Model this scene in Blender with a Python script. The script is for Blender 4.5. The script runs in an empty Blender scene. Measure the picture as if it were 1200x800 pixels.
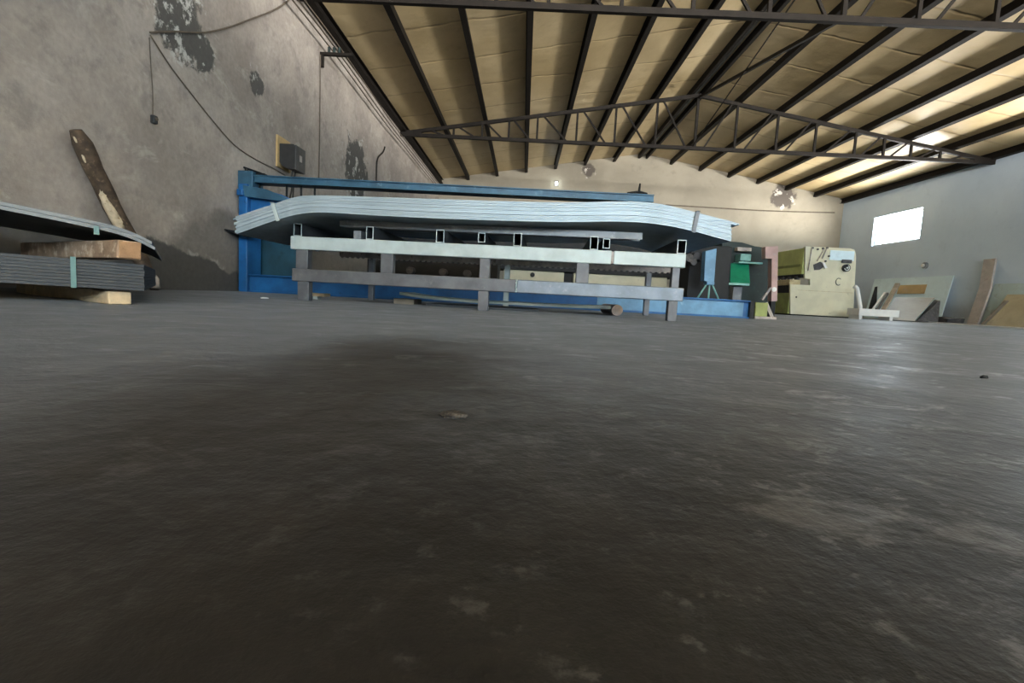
import bpy, bmesh, math, random
from mathutils import Vector, Matrix, Euler
random.seed(7)
S = bpy.context.scene
COL = S.collection

# ------------------------------------------------------------------ camera
F, H = 571.7, 0.12
def cam_basis():
    y = Vector((13.1, 53.0, F)).normalized()
    r = math.radians(3.06)
    x = Vector((math.cos(r), -math.sin(r), 0)); x -= y * x.dot(y); x.normalize()
    z = y.cross(x)
    if z.y < 0: z = -z
    return x, y, z
BX, BY, BZ = cam_basis()
cd = bpy.data.cameras.new('camera'); cam = bpy.data.objects.new('camera', cd); COL.objects.link(cam)
right = Vector((BX.x, BY.x, BZ.x)); up = Vector((BX.y, BY.y, BZ.y)); fwd = Vector((BX.z, BY.z, BZ.z))
M = Matrix((right, up, -fwd)).transposed().to_4x4(); M.translation = (0, 0, H)
cam.matrix_world = M
cd.sensor_width = 36; cd.lens = F / 1200 * 36; cd.clip_start = 0.01; cd.clip_end = 200
S.camera = cam

def at(px, py, x=None, y=None, z=None):
    """point of the place seen at a photo pixel, on the plane x=, y= or z="""
    v = Vector((px - 600, 400 - py, F))
    d = Vector((v.dot(BX), v.dot(BY), v.dot(BZ)))
    if x is not None: t = x / d.x
    elif y is not None: t = y / d.y
    else: t = (z - H) / d.z
    return Vector((0, 0, H)) + d * t

# ------------------------------------------------------------------ light and exposure
S.view_settings.view_transform = 'Standard'; S.view_settings.look = 'None'
S.view_settings.gamma = 1; S.view_settings.use_curve_mapping = False
S.view_settings.exposure = 0.28
SKY, GROUND_FILL = 22.0, 5.0
W = bpy.data.worlds.new('sky'); S.world = W; W.use_nodes = True
bg = W.node_tree.nodes['Background']
# pale sky above the horizon, brighter warm fill added below it to light the ceiling
wt = W.node_tree
wc = wt.nodes.new('ShaderNodeTexCoord'); ws = wt.nodes.new('ShaderNodeSeparateXYZ'); wr = wt.nodes.new('ShaderNodeMapRange')
wt.links.new(wc.outputs['Generated'], ws.inputs[0]); wt.links.new(ws.outputs['Z'], wr.inputs[0])
wr.inputs[1].default_value = -.06; wr.inputs[2].default_value = .03
wm = wt.nodes.new('ShaderNodeMix'); wm.data_type = 'RGBA'; wt.links.new(wr.outputs[0], wm.inputs['Factor'])
wm.inputs[6].default_value = (1.0 * GROUND_FILL, .97 * GROUND_FILL, .92 * GROUND_FILL, 1); wm.inputs[7].default_value = (.74, .89, 1.0, 1)
wt.links.new(wm.outputs[2], bg.inputs['Color']); bg.inputs['Strength'].default_value = SKY

L, R, EZ, RZ = -3.375, 11.625, 4.313, 5.587
CX = (L + R) / 2
YB, YT, YN, YF = 18.667, 12.875, 7.095, -10.0
TB = 4.076
def roof(x): return RZ - (RZ - EZ) * abs(x - CX) / 7.5

def portal(name, loc, rot, sx, sy):
    l = bpy.data.lights.new(name, 'AREA'); l.shape = 'RECTANGLE'; l.size = sx; l.size_y = sy
    l.cycles.is_portal = True
    o = bpy.data.objects.new(name, l); o.location = loc; o.rotation_euler = rot; COL.objects.link(o)

# windows along the right wall: (y0, y1, z0, z1)
WIN = [(14.95, 16.95, 2.42, 3.35), (8.9, 10.9, 2.42, 3.35), (3.1, 5.1, 2.42, 3.35), (-8.5, -6.5, 2.42, 3.35)]
LIGHT_SLOT = (-2.0, 10.4, 2.4, 4.2)     # unseen opening added high in the front wall for light: x0, x1, z0, z1
for (y0, y1, z0, z1) in WIN:
    portal('window_daylight', (R + .2, (y0 + y1) / 2, (z0 + z1) / 2), (0, math.pi / 2, 0), z1 - z0, y1 - y0)
portal('light_slot_portal', ((LIGHT_SLOT[0] + LIGHT_SLOT[1]) / 2, YF - .2, (LIGHT_SLOT[2] + LIGHT_SLOT[3]) / 2), (math.pi / 2, 0, 0), LIGHT_SLOT[1] - LIGHT_SLOT[0], LIGHT_SLOT[3] - LIGHT_SLOT[2])

# ------------------------------------------------------------------ node helper
class NT:
    def __init__(s, name):
        s.m = bpy.data.materials.new(name); s.m.use_nodes = True
        s.t = s.m.node_tree; s.b = s.t.nodes['Principled BSDF']
        s._c = None
    def set(s, sock, v):
        if isinstance(v, bpy.types.NodeSocket): s.t.links.new(v, sock)
        elif isinstance(v, (tuple, list)) and len(v) == 3 and sock.type == 'RGBA': sock.default_value = (*v, 1)
        else: sock.default_value = v
    def co(s):
        if s._c is None: s._c = s.t.nodes.new('ShaderNodeTexCoord').outputs['Object']
        return s._c
    def geo(s): return s.t.nodes.new('ShaderNodeNewGeometry').outputs['Position']
    def scale(s, v, sc):
        n = s.t.nodes.new('ShaderNodeMapping'); s.set(n.inputs['Vector'], v); n.inputs['Scale'].default_value = sc
        return n.outputs[0]
    def noise(s, sc, detail=5, rough=.55, v=None, dist=0.0):
        n = s.t.nodes.new('ShaderNodeTexNoise'); s.set(n.inputs['Vector'], v if v is not None else s.co())
        n.inputs['Scale'].default_value = sc; n.inputs['Detail'].default_value = detail
        n.inputs['Roughness'].default_value = rough; n.inputs['Distortion'].default_value = dist
        return n.outputs[0]
    def ramp(s, f, a, b, lo=0.0, hi=1.0):
        n = s.t.nodes.new('ShaderNodeMapRange'); n.interpolation_type = 'SMOOTHSTEP'
        s.set(n.inputs[0], f); n.inputs[1].default_value = a; n.inputs[2].default_value = b
        n.inputs[3].default_value = lo; n.inputs[4].default_value = hi
        return n.outputs[0]
    def math(s, op, a, b=0.0, c=None):
        n = s.t.nodes.new('ShaderNodeMath'); n.operation = op; s.set(n.inputs[0], a); s.set(n.inputs[1], b)
        if c is not None: s.set(n.inputs[2], c)
        return n.outputs[0]
    def mix(s, f, a, b):
        n = s.t.nodes.new('ShaderNodeMix'); n.data_type = 'RGBA'
        s.set(n.inputs['Factor'], f); s.set(n.inputs[6], a); s.set(n.inputs[7], b)
        return n.outputs[2]
    def mul(s, f, a, b):
        n = s.t.nodes.new('ShaderNodeMix'); n.data_type = 'RGBA'; n.blend_type = 'MULTIPLY'
        s.set(n.inputs['Factor'], f); s.set(n.inputs[6], a); s.set(n.inputs[7], b)
        return n.outputs[2]
    def sep(s, v):
        n = s.t.nodes.new('ShaderNodeSeparateXYZ'); s.set(n.inputs[0], v); return n.outputs
    def dist(s, v, p):
        n = s.t.nodes.new('ShaderNodeVectorMath'); n.operation = 'DISTANCE'; s.set(n.inputs[0], v); n.inputs[1].default_value = p
        return n.outputs['Value']
    def rand(s): return s.t.nodes.new('ShaderNodeObjectInfo').outputs['Random']
    def bump(s, h, st=.3, d=.01):
        n = s.t.nodes.new('ShaderNodeBump'); n.inputs['Strength'].default_value = st; n.inputs['Distance'].default_value = d
        s.set(n.inputs['Height'], h); s.t.links.new(n.outputs[0], s.b.inputs['Normal'])
    def out(s, col=None, rough=None, metal=None, spec=None):
        if col is not None: s.set(s.b.inputs['Base Color'], col)
        if rough is not None: s.set(s.b.inputs['Roughness'], rough)
        if metal is not None: s.set(s.b.inputs['Metallic'], metal)
        if spec is not None: s.set(s.b.inputs['Specular IOR Level'], spec)
        return s.m

def mat(name, col, rough=.6, metal=0.0, var=.25, sc=6, alt=None, altamt=(.55, .7), bump=.15, spec=.4):
    """painted / worn surface: colour with tonal noise and patches of a second colour"""
    n = NT(name)
    f = n.noise(sc, 6, .6)
    dark = tuple(c * (1 - var) for c in col); lite = tuple(min(1, c * (1 + var)) for c in col)
    c = n.mix(n.ramp(f, .3, .7), dark, lite)
    if alt is not None:
        g = n.noise(sc * 1.9, 8, .65)
        c = n.mix(n.ramp(g, *altamt), c, alt)
    n.bump(n.noise(sc * 8, 4), bump, .004)
    return n.out(c, rough, metal, spec)

MT = {}
MT['dark_steel'] = mat('dark_brown_steel', (.010, .0075, .0055), .65, 0, .3, 5, (.022, .015, .010), (.6, .75), spec=.2)
MT['blue'] = mat('blue_paint', (.010, .105, .30), .42, 0, .25, 5, (.015, .05, .11), (.6, .75))
MT['light_blue'] = mat('faded_blue_paint', (.12, .28, .45), .45, 0, .22, 5, (.27, .44, .58), (.6, .75))
MT['teal_blue'] = mat('dark_blue_grey_paint', (.035, .11, .18), .45, .1, .25, 5, (.10, .2, .28), (.58, .7))
MT['shaded_blue'] = mat('shade_darkened_blue', (.010, .055, .085), .5, 0, .25, 4, (.006, .03, .05), (.55, .7))  # machine blue darkened to carry the shade below the sheets
MT['black'] = mat('black_oily_metal', (.009, .010, .011), .55, 0, .35, 9, (.03, .025, .022), (.6, .72), spec=.25)
MT['grey_steel'] = mat('grey_mill_steel', (.12, .125, .135), .45, .3, .22, 7, (.20, .205, .21), (.58, .75))
MT['blue_steel'] = mat('bluish_mill_steel', (.17, .20, .235), .42, .35, .2, 7, (.33, .34, .36), (.55, .75))
MT['white_rail'] = mat('pale_zinc_rail', (.45, .52, .515), .45, .1, .13, 6, (.36, .38, .35), (.62, .75))
MT['rust_rail'] = mat('rusty_grey_rail', (.42, .37, .34), .6, 0, .3, 9, (.10, .07, .05), (.55, .7))
MT['plate'] = mat('grey_plate', (.24, .25, .255), .5, .25, .2, 5, (.4, .41, .41), (.55, .7))
MT['wood_new'] = mat('tan_timber', (.58, .44, .27), .75, 0, .22, 12, (.25, .17, .10), (.58, .75), .3)
MT['wood_old'] = mat('weathered_timber', (.30, .205, .135), .8, 0, .35, 12, (.55, .44, .32), (.50, .62), .35)
MT['wood_end'] = mat('brown_end_grain', (.36, .21, .11), .8, 0, .2, 20, (.2, .11, .06), (.6, .75), .3)
MT['plywood'] = mat('plywood', (.58, .40, .19), .7, 0, .12, 8, None)
MT['shaded_tube'] = mat('shade_darkened_tube_steel', (.055, .06, .065), .5, .3, .2, 7, None)  # tube colour darkened to hold the shade in the gap
MT['strap'] = mat('teal_strap', (.09, .19, .175), .4, 0, .1, 8, None)
MT['steel_strap'] = mat('grey_strap', (.34, .40, .42), .4, .4, .15, 12, None)
MT['pale_yellow'] = mat('pale_yellow_paint', (.66, .63, .46), .5, 0, .08, 3, (.5, .48, .36), (.6, .75))
MT['olive'] = mat('lime_green_paint', (.60, .66, .24), .5, 0, .1, 3, (.48, .52, .2), (.6, .75))
MT['olive_dark'] = mat('olive_paint', (.27, .31, .10), .55, 0, .2, 4, (.18, .19, .08), (.6, .75))
MT['green'] = mat('green_paint', (.01, .20, .11), .38, 0, .2, 5, (.01, .10, .07), (.6, .75))
MT['teal_ledge'] = mat('pale_teal_paint', (.20, .42, .38), .5, 0, .2, 8, (.1, .2, .2), (.58, .7))
MT['dark_green'] = mat('dark_green_metal', (.007, .020, .019), .55, 0, .3, 6, (.03, .07, .06), (.6, .75))
MT['pink'] = mat('faded_pink_paint', (.44, .30, .28), .6, 0, .15, 4, (.36, .32, .31), (.55, .7))
MT['beige'] = mat('beige_metal', (.50, .42, .24), .6, 0, .2, 12, (.2, .16, .1), (.55, .68))
MT['white'] = mat('white_paint', (.78, .78, .75), .5, 0, .06, 4, (.6, .58, .55), (.65, .8))
MT['pale_blue'] = mat('pale_blue_board', (.72, .88, .95), .6, 0, .06, 2, (.62, .76, .82), (.5, .75))
MT['pale_green'] = mat('pale_green_board', (.50, .62, .62), .6, 0, .12, 2, (.32, .35, .31), (.5, .75))
MT['tan_board'] = mat('tan_board', (.42, .37, .25), .65, 0, .12, 3, (.34, .29, .21), (.5, .75))
MT['grey_board'] = mat('grey_sheet', (.34, .335, .31), .6, .05, .1, 2, (.28, .27, .25), (.5, .75))
MT['brown_board'] = mat('brown_plank', (.27, .225, .17), .75, 0, .2, 5, (.36, .32, .26), (.55, .7))
MT['plank_grey'] = mat('bleached_plank', (.44, .40, .37), .75, 0, .15, 4, (.36, .3, .27), (.55, .7))
MT['orange'] = mat('faded_orange', (.56, .40, .20), .6, 0, .1, 3, (.5, .42, .28), (.55, .7))
MT['stone'] = mat('grey_stone', (.028, .023, .018), .85, 0, .35, 30, (.07, .065, .06), (.55, .65), .5)
MT['cable'] = mat('dark_cable', (.03, .025, .02), .6, 0, .2, 10, None)
MT['cable_tan'] = mat('dusty_cable', (.12, .095, .07), .7, 0, .2, 10, None)
MT['box_dark'] = mat('dark_grey_plastic', (.03, .03, .03), .5, 0, .2, 10, None)
MT['box_face'] = mat('grey_plastic', (.075, .075, .075), .45, 0, .2, 10, (.16, .16, .16), (.6, .7))
MT['rubble'] = mat('dark_scrap', (.07, .07, .075), .7, .1, .35, 9, (.14, .13, .12), (.55, .7), .4)

def sheet_mat(name, col, alt, metal, rough):
    n = NT(name)
    v = n.scale(n.co(), (1.2, 3, 30))
    f = n.noise(3.0, 6, .6, v)
    c = n.mix(n.ramp(f, .35, .7), col, alt)
    r = n.ramp(n.rand(), 0, 1, .90, 1.08)
    c2 = n.mul(1.0, c, n.t.nodes.new('ShaderNodeCombineColor').outputs[0])
    cc = c2.node.inputs[7].links[0].from_node
    for i in range(3): n.t.links.new(r, cc.inputs[i])
    n.bump(n.noise(6, 4, .6, v), .12, .004)
    return n.out(c2, rough, metal, .5)
MT['galv'] = sheet_mat('galvanised_sheet', (.29, .365, .41), (.38, .46, .51), .2, .4)
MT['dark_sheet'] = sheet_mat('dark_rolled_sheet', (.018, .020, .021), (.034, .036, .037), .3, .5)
MT['grey_sheet'] = sheet_mat('light_grey_sheet', (.11, .12, .12), (.17, .18, .18), .3, .5)
MT['pale_sheet'] = sheet_mat('pale_teal_sheet', (.26, .36, .38), (.40, .50, .52), .3, .4)

# --- setting materials
def floor_mat():
    n = NT('dark_worn_concrete'); p = n.co()
    a = n.noise(.55, 7, .6, p, .4); b = n.noise(5, 8, .65, p); d = n.noise(60, 4, .6, p)
    c = n.mix(n.ramp(a, .3, .7), (.010, .009, .0078), (.021, .0195, .018))
    c = n.mix(n.math('MULTIPLY', n.ramp(b, .45, .75), .6), c, (.040, .038, .035))
    c = n.mix(n.ramp(n.noise(14, 6, .6, p), .62, .72), c, (.010, .009, .008))
    c = n.mul(.5, c, n.mix(n.ramp(d, .3, .7), (.7, .7, .7), (1, 1, 1)))
    sx = n.sep(p)
    # dark brown patch spread over the middle of the floor
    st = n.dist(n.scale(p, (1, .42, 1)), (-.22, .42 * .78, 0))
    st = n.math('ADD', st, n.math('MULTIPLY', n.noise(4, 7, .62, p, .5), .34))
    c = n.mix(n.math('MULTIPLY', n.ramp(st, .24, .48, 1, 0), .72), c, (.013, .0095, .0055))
    # pale dusty scuffs, mostly on the right
    dz = n.noise(7, 8, .7, n.scale(p, (1, 1.6, 1)), .8)
    c = n.mix(n.math('MULTIPLY', n.ramp(dz, .54, .64), n.ramp(sx[0], -.1, .7, .04, .85)), c, (.13, .126, .122))
    c = n.mix(n.math('MULTIPLY', n.ramp(n.noise(38, 6, .7, p), .56, .66), n.ramp(sx[0], -.3, .5, .04, .6)), c, (.13, .125, .12))
    c = n.mix(n.math('MULTIPLY', n.ramp(n.noise(27, 7, .7, p, .3), .60, .66), .55), c, (.006, .005, .0045))
    # dark gouge in the concrete
    g = at(1052, 755, z=0)
    gm = n.dist(n.scale(p, (1, .7, 1)), (g.x, g.y * .7, 0))
    gm = n.math('ADD', gm, n.math('MULTIPLY', n.noise(90, 4, .6, p), .014))
    c = n.mix(n.ramp(gm, .0085, .0125, 1, 0), c, (.010, .009, .008))
    rg = n.ramp(n.math('ADD', n.math('MULTIPLY', b, .6), n.math('MULTIPLY', a, .4)), .3, .7, .60, .38)
    rg = n.math('SUBTRACT', rg, n.math('MULTIPLY', n.ramp(dz, .55, .68), .14))
    n.b.inputs['Sheen Weight'].default_value = .12; n.b.inputs['Sheen Roughness'].default_value = .27; n.set(n.b.inputs['Sheen Tint'], (1.0, .98, .96))
    hb = n.math('ADD', n.math('MULTIPLY', b, 1.0), n.math('MULTIPLY', d, .12))
    n.bump(hb, .42, .012)
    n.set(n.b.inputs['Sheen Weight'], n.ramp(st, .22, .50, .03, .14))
    return n.out(c, rg, 0, .17)
def wall_left_mat():
    n = NT('old_patched_plaster'); p = n.geo(); s = n.sep(p)
    a = n.noise(.8, 8, .62, p, .3); b = n.noise(3.2, 8, .65, p); d = n.noise(22, 5, .6, p)
    c = n.mix(n.ramp(a, .32, .68), (.325, .285, .25), (.51, .455, .40))
    c = n.mix(n.math('MULTIPLY', n.ramp(b, .50, .66), .6), c, (.27, .242, .215))
    e2 = n.noise(1.7, 7, .7, n.scale(p, (1, 1, 2.2)), .6)
    c = n.mix(n.math('MULTIPLY', n.ramp(e2, .54, .66), .5), c, (.57, .53, .47))
    # bare grey patches where the plaster has come away
    mask = None
    for (px, py, rr) in ((212, 28, .36), (236, 58, .22), (300, 98, .17), (418, 203, .7), (200, 5, .25)):
        w = at(px, py, x=L)
        e = n.math('DIVIDE', n.dist(p, w), rr)
        mask = e if mask is None else n.math('MINIMUM', mask, e)
    mk = n.math('ADD', mask, n.math('MULTIPLY', n.noise(4.5, 8, .7, p), 1.7))
    c = n.mix(n.ramp(mk, 1.62, 1.82, 1, 0), c, (.12, .115, .105))
    wh = n.math('MULTIPLY', n.ramp(mk, 1.75, 2.2, 1, 0), n.ramp(n.noise(5.5, 6, .7, p), .55, .62))
    c = n.mix(wh, c, (.58, .57, .53))
    # damp band rising from the floor, with a pale salt edge
    lvl = n.math('SUBTRACT', s[2], n.math('MULTIPLY', n.noise(.9, 6, .6, p), 1.5))
    yb = n.ramp(s[1], 4.0, 5.6, -.55, .12)
    lvl = n.math('SUBTRACT', lvl, yb)
    c = n.mix(n.ramp(lvl, -.12, .12, .72, 0), c, (.15, .14, .122))
    low = n.math('SUBTRACT', n.math('SUBTRACT', s[2], n.math('MULTIPLY', n.noise(2.5, 6, .65, p), .3)), n.ramp(s[1], 3.9, 6.2, .34, .02))
    c = n.mix(n.math('MULTIPLY', n.ramp(low, -.01, .03, 1, 0), 1.0), c, (.10, .098, .092))
    edge = n.math('MULTIPLY', n.ramp(low, .0, .03, 0, 1), n.ramp(low, .03, .07, 1, 0))
    c = n.mix(n.math('MULTIPLY', edge, n.ramp(n.noise(3, 4, .6, p), .45, .6)), c, (.44, .42, .38))
    c = n.mul(.35, c, n.mix(n.ramp(d, .3, .7), (.6, .6, .6), (1, 1, 1)))
    n.bump(n.math('ADD', b, n.math('MULTIPLY', d, .3)), .35, .03)
    return n.out(c, .9, 0, .2)
def wall_mat(name, lo, hi, blot, low=None, marks=()):
    n = NT(name); p = n.geo(); s = n.sep(p)
    a = n.noise(.5, 7, .6, p, .3); b = n.noise(2.6, 8, .65, p)
    c = n.mix(n.ramp(a, .3, .7), lo, hi)
    c = n.mix(n.math('MULTIPLY', n.ramp(b, .55, .75), .5), c, blot)
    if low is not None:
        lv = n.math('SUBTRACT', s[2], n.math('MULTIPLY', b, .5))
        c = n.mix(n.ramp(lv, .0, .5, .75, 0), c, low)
    for (mx, my, rr) in marks:
        e = n.math('ADD', n.math('DIVIDE', n.dist(p, at(mx, my, y=YB)), rr), n.math('MULTIPLY', n.noise(2.2, 7, .7, p), 1.6))
        c = n.mix(n.ramp(e, 1.5, 1.75, 1, 0), c, (.12, .105, .09))
        c = n.mix(n.math('MULTIPLY', n.ramp(e, 1.6, 1.9, 1, 0), n.ramp(n.noise(4, 5, .6, p), .55, .62)), c, (.6, .56, .5))
    n.bump(n.noise(9, 6, .6, p), .25, .02)
    return n.out(c, .88, 0, .2)
def ceiling_mat():
    n = NT('yellowed_insulation_film'); p = n.geo(); s = n.sep(p)
    a = n.noise(.7, 6, .6, n.scale(p, (1, .5, 1))); b = n.noise(3, 6, .6, p)
    c = n.mix(n.ramp(a, .3, .7), (.52, .395, .205), (.68, .545, .325))
    c = n.mix(n.math('MULTIPLY', n.ramp(b, .55, .75), .35), c, (.36, .25, .13))
    # seams across the slope every 1.2 m, wavering
    w = n.math('ADD', s[1], n.math('MULTIPLY', n.noise(1.3, 3, .5, p), .28))
    fr = n.math('FRACT', n.math('DIVIDE', w, 1.25))
    seam = n.math('MULTIPLY', n.ramp(fr, .0, .035, 0, 1), n.ramp(fr, .035, .075, 1, 0))
    c = n.mix(n.math('MULTIPLY', seam, n.ramp(b, .35, .6, .15, .6)), c, (.26, .17, .085))
    n.bump(n.math('ADD', n.noise(1.4, 5, .55, p), n.math('MULTIPLY', seam, -.3)), .5, .06)
    return n.out(c, .5, 0, .35)
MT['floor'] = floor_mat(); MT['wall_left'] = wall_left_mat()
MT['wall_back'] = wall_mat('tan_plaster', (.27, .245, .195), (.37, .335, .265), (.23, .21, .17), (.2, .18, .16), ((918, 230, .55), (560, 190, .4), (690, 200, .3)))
MT['wall_right'] = wall_mat('haze_blued_plaster', (.57, .68, .80), (.66, .77, .88), (.50, .59, .69), (.44, .48, .53))  # bluish paleness of the window haze is put into this wall colour
MT['ceiling'] = ceiling_mat()
MT['ridge_strip'] = mat('grey_flashing', (.30, .31, .29), .5, .2, .2, 3, None)
def emis(name, col, st):
    n = NT(name); n.set(n.b.inputs['Base Color'], col); n.set(n.b.inputs['Emission Color'], col); n.b.inputs['Emission Strength'].default_value = st
    return n.m
MT['bulb'] = emis('lit_bulb', (.9, 1, 1), 25)
def glass():
    m = bpy.data.materials.new('window_glass'); m.use_nodes = True; t = m.node_tree; t.nodes.clear()
    o = t.nodes.new('ShaderNodeOutputMaterial'); tr = t.nodes.new('ShaderNodeBsdfTransparent'); g = t.nodes.new('ShaderNodeBsdfGlossy')
    g.inputs['Roughness'].default_value = .05
    mx = t.nodes.new('ShaderNodeMixShader'); mx.inputs[0].default_value = .06
    t.links.new(tr.outputs[0], mx.inputs[1]); t.links.new(g.outputs[0], mx.inputs[2]); t.links.new(mx.outputs[0], o.inputs[0])
    return m
MT['glass'] = glass()

# ------------------------------------------------------------------ mesh helpers
class MB:
    def __init__(s): s.bm = bmesh.new()
    def box(s, c, size, rot=None, bev=0.0):
        tmp = bmesh.new(); bmesh.ops.create_cube(tmp, size=1)
        bmesh.ops.scale(tmp, vec=size, verts=tmp.verts)
        if bev > 0: bmesh.ops.bevel(tmp, geom=list(tmp.edges), offset=bev, segments=2, affect='EDGES', profile=.5)
        if rot is not None:
            m = rot if isinstance(rot, Matrix) else Euler(rot).to_matrix()
            bmesh.ops.rotate(tmp, cent=(0, 0, 0), matrix=m, verts=tmp.verts)
        bmesh.ops.translate(tmp, vec=c, verts=tmp.verts)
        s._take(tmp); return s
    def span(s, x0, x1, y0, y1, z0, z1, bev=0.0):
        return s.box(((x0 + x1) / 2, (y0 + y1) / 2, (z0 + z1) / 2), (abs(x1 - x0), abs(y1 - y0), abs(z1 - z0)), None, bev)
    def _take(s, tmp):
        me = bpy.data.meshes.new('tmp'); tmp.to_mesh(me); tmp.free(); s.bm.from_mesh(me); bpy.data.meshes.remove(me)
    def bar(s, a, b, w, h, bev=0.0, upv=Vector((0, 0, 1))):
        a, b = Vector(a), Vector(b); d = (b - a); l = d.length; d.normalize()
        if abs(d.dot(upv)) > .98: upv = Vector((0, 1, 0))
        sd = d.cross(upv).normalized(); u = sd.cross(d).normalized()
        m = Matrix((d, sd, u)).transposed()
        return s.box((a + b) / 2, (l, w, h), m, bev)
    def prism(s, poly, vec, bev=0.0):
        """closed polygon (list of points) extruded by vec"""
        tmp = bmesh.new(); vs = [tmp.verts.new(p) for p in poly]; f = tmp.faces.new(vs)
        r = bmesh.ops.extrude_face_region(tmp, geom=[f])
        bmesh.ops.translate(tmp, vec=vec, verts=[g for g in r['geom'] if isinstance(g, bmesh.types.BMVert)])
        bmesh.ops.recalc_face_normals(tmp, faces=tmp.faces)
        if bev > 0: bmesh.ops.bevel(tmp, geom=list(tmp.edges), offset=bev, segments=2, affect='EDGES', profile=.5)
        s._take(tmp); return s
    def tube(s, pts, r, n=8, rs=None):
        pts = [Vector(p) for p in pts]; tmp = bmesh.new(); rings = []
        for i, p in enumerate(pts):
            d = (pts[min(i + 1, len(pts) - 1)] - pts[max(i - 1, 0)]).normalized()
            u = Vector((0, 0, 1)) if abs(d.z) < .9 else Vector((1, 0, 0))
            a = d.cross(u).normalized(); b = d.cross(a).normalized()
            rr = rs[i] if rs else r
            rings.append([tmp.verts.new(p + (a * math.cos(2 * math.pi * k / n) + b * math.sin(2 * math.pi * k / n)) * rr) for k in range(n)])
        for i in range(len(rings) - 1):
            for k in range(n): tmp.faces.new((rings[i][k], rings[i][(k + 1) % n], rings[i + 1][(k + 1) % n], rings[i + 1][k]))
        tmp.faces.new(rings[0]); tmp.faces.new(rings[-1])
        bmesh.ops.recalc_face_normals(tmp, faces=tmp.faces)
        for f in tmp.faces: f.smooth = True
        s._take(tmp); return s
    def cyl(s, a, b, r, n=20): return s.tube([a, b], r, n) if False else s._cyl(Vector(a), Vector(b), r, n)
    def _cyl(s, a, b, r, n):
        tmp = bmesh.new(); d = b - a
        bmesh.ops.create_cone(tmp, cap_ends=True, segments=n, radius1=r, radius2=r, depth=d.length)
        q = d.to_track_quat('Z', 'Y').to_matrix()
        bmesh.ops.rotate(tmp, cent=(0, 0, 0), matrix=q, verts=tmp.verts); bmesh.ops.translate(tmp, vec=(a + b) / 2, verts=tmp.verts)
        s._take(tmp); return s
    def strip(s, prof, v, t, org=(0, 0, 0)):
        """sheet: profile points swept by v, thickness t upward"""
        tmp = bmesh.new(); v = Vector(v); q = []
        for p in prof:
            p = Vector(p); q.append([tmp.verts.new(p), tmp.verts.new(p + v), tmp.verts.new(p + v + Vector((0, 0, t))), tmp.verts.new(p + Vector((0, 0, t)))])
        for i in range(len(q) - 1):
            for k in range(4): tmp.faces.new((q[i][k], q[i][(k + 1) % 4], q[i + 1][(k + 1) % 4], q[i + 1][k]))
        tmp.faces.new(q[0]); tmp.faces.new(q[-1][::-1])
        bmesh.ops.recalc_face_normals(tmp, faces=tmp.faces)
        s._take(tmp); return s
    def rough(s, amp, sc, cuts=3, seed=0):
        from mathutils import noise
        bmesh.ops.subdivide_edges(s.bm, edges=s.bm.edges, cuts=cuts, use_grid_fill=True)
        for v in s.bm.verts:
            p = v.co * sc + Vector((seed, seed * 2, 0)); v.co += Vector(noise.noise_vector(p)) * amp
        return s
    def build(s, name, m, parent=None, origin=None):
        me = bpy.data.meshes.new(name)
        org = Vector(origin) if origin is not None else None
        if org is None and parent is None:
            xs = [v.co for v in s.bm.verts]
            org = Vector(((min(p.x for p in xs) + max(p.x for p in xs)) / 2, (min(p.y for p in xs) + max(p.y for p in xs)) / 2, min(p.z for p in xs)))
        if org is not None: bmesh.ops.translate(s.bm, vec=-org, verts=s.bm.verts)
        bmesh.ops.recalc_face_normals(s.bm, faces=s.bm.faces)
        s.bm.to_mesh(me); s.bm.free(); me.materials.append(m)
        o = bpy.data.objects.new(name, me); COL.objects.link(o)
        if parent is not None: o.parent = parent
        else: o.location = org
        return o

def tag(o, label, cat, group=None):
    o['label'] = label; o['category'] = cat
    if group: o['group'] = group
    return o
def thing(name, label, cat, loc=(0, 0, 0), group=None, rz=0):
    o = bpy.data.objects.new(name, None); COL.objects.link(o); o.location = loc; o.rotation_euler = (0, 0, rz)
    o.empty_display_size = .1
    return tag(o, label, cat, group)
def struct(o): o['kind'] = 'structure'; return o
def local(root):
    """world -> local offset for parts written in world coordinates under an unrotated Empty"""
    return -Vector(root.location)
def part(mb, name, m, root):
    bmesh.ops.translate(mb.bm, vec=-Vector(root.location), verts=mb.bm.verts)
    return mb.build(name, m, root)
def copy_tree(o, parent=None):
    c = o.copy(); COL.objects.link(c)
    if parent is not None: c.parent = parent
    for ch in [k for k in COL.objects if k.parent == o]: copy_tree(ch, c)
    return c
ORD = ['first', 'second', 'third', 'fourth', 'fifth', 'sixth', 'seventh', 'eighth', 'ninth', 'tenth', 'eleventh', 'twelfth', 'thirteenth', 'fourteenth']

# ------------------------------------------------------------------ the setting
T = .25
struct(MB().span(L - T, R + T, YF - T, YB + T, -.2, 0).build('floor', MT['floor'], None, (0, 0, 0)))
struct(MB().span(L - T, L, YF - T, YB + T, -.2, EZ).build('wall_left', MT['wall_left'], None, (0, 0, 0)))
w = MB(); ys = YF - T
for (y0, y1, z0, z1) in sorted(WIN):
    w.span(R, R + T, ys, y0, -.2, EZ); w.span(R, R + T, y0, y1, -.2, z0); w.span(R, R + T, y0, y1, z1, EZ); ys = y1
w.span(R, R + T, ys, YB + T, -.2, EZ)
struct(w.build('wall_right', MT['wall_right'], None, (0, 0, 0)))
def gable(y, t): return [(L - T, y, -.2), (R + T, y, -.2), (R + T, y, EZ), (CX, y, RZ), (L - T, y, EZ)]
struct(MB().prism(gable(YB, 0), (0, T, 0)).build('wall_back', MT['wall_back'], None, (0, 0, 0)))
w = MB(); g0, g1, ga, gz = LIGHT_SLOT
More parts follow.
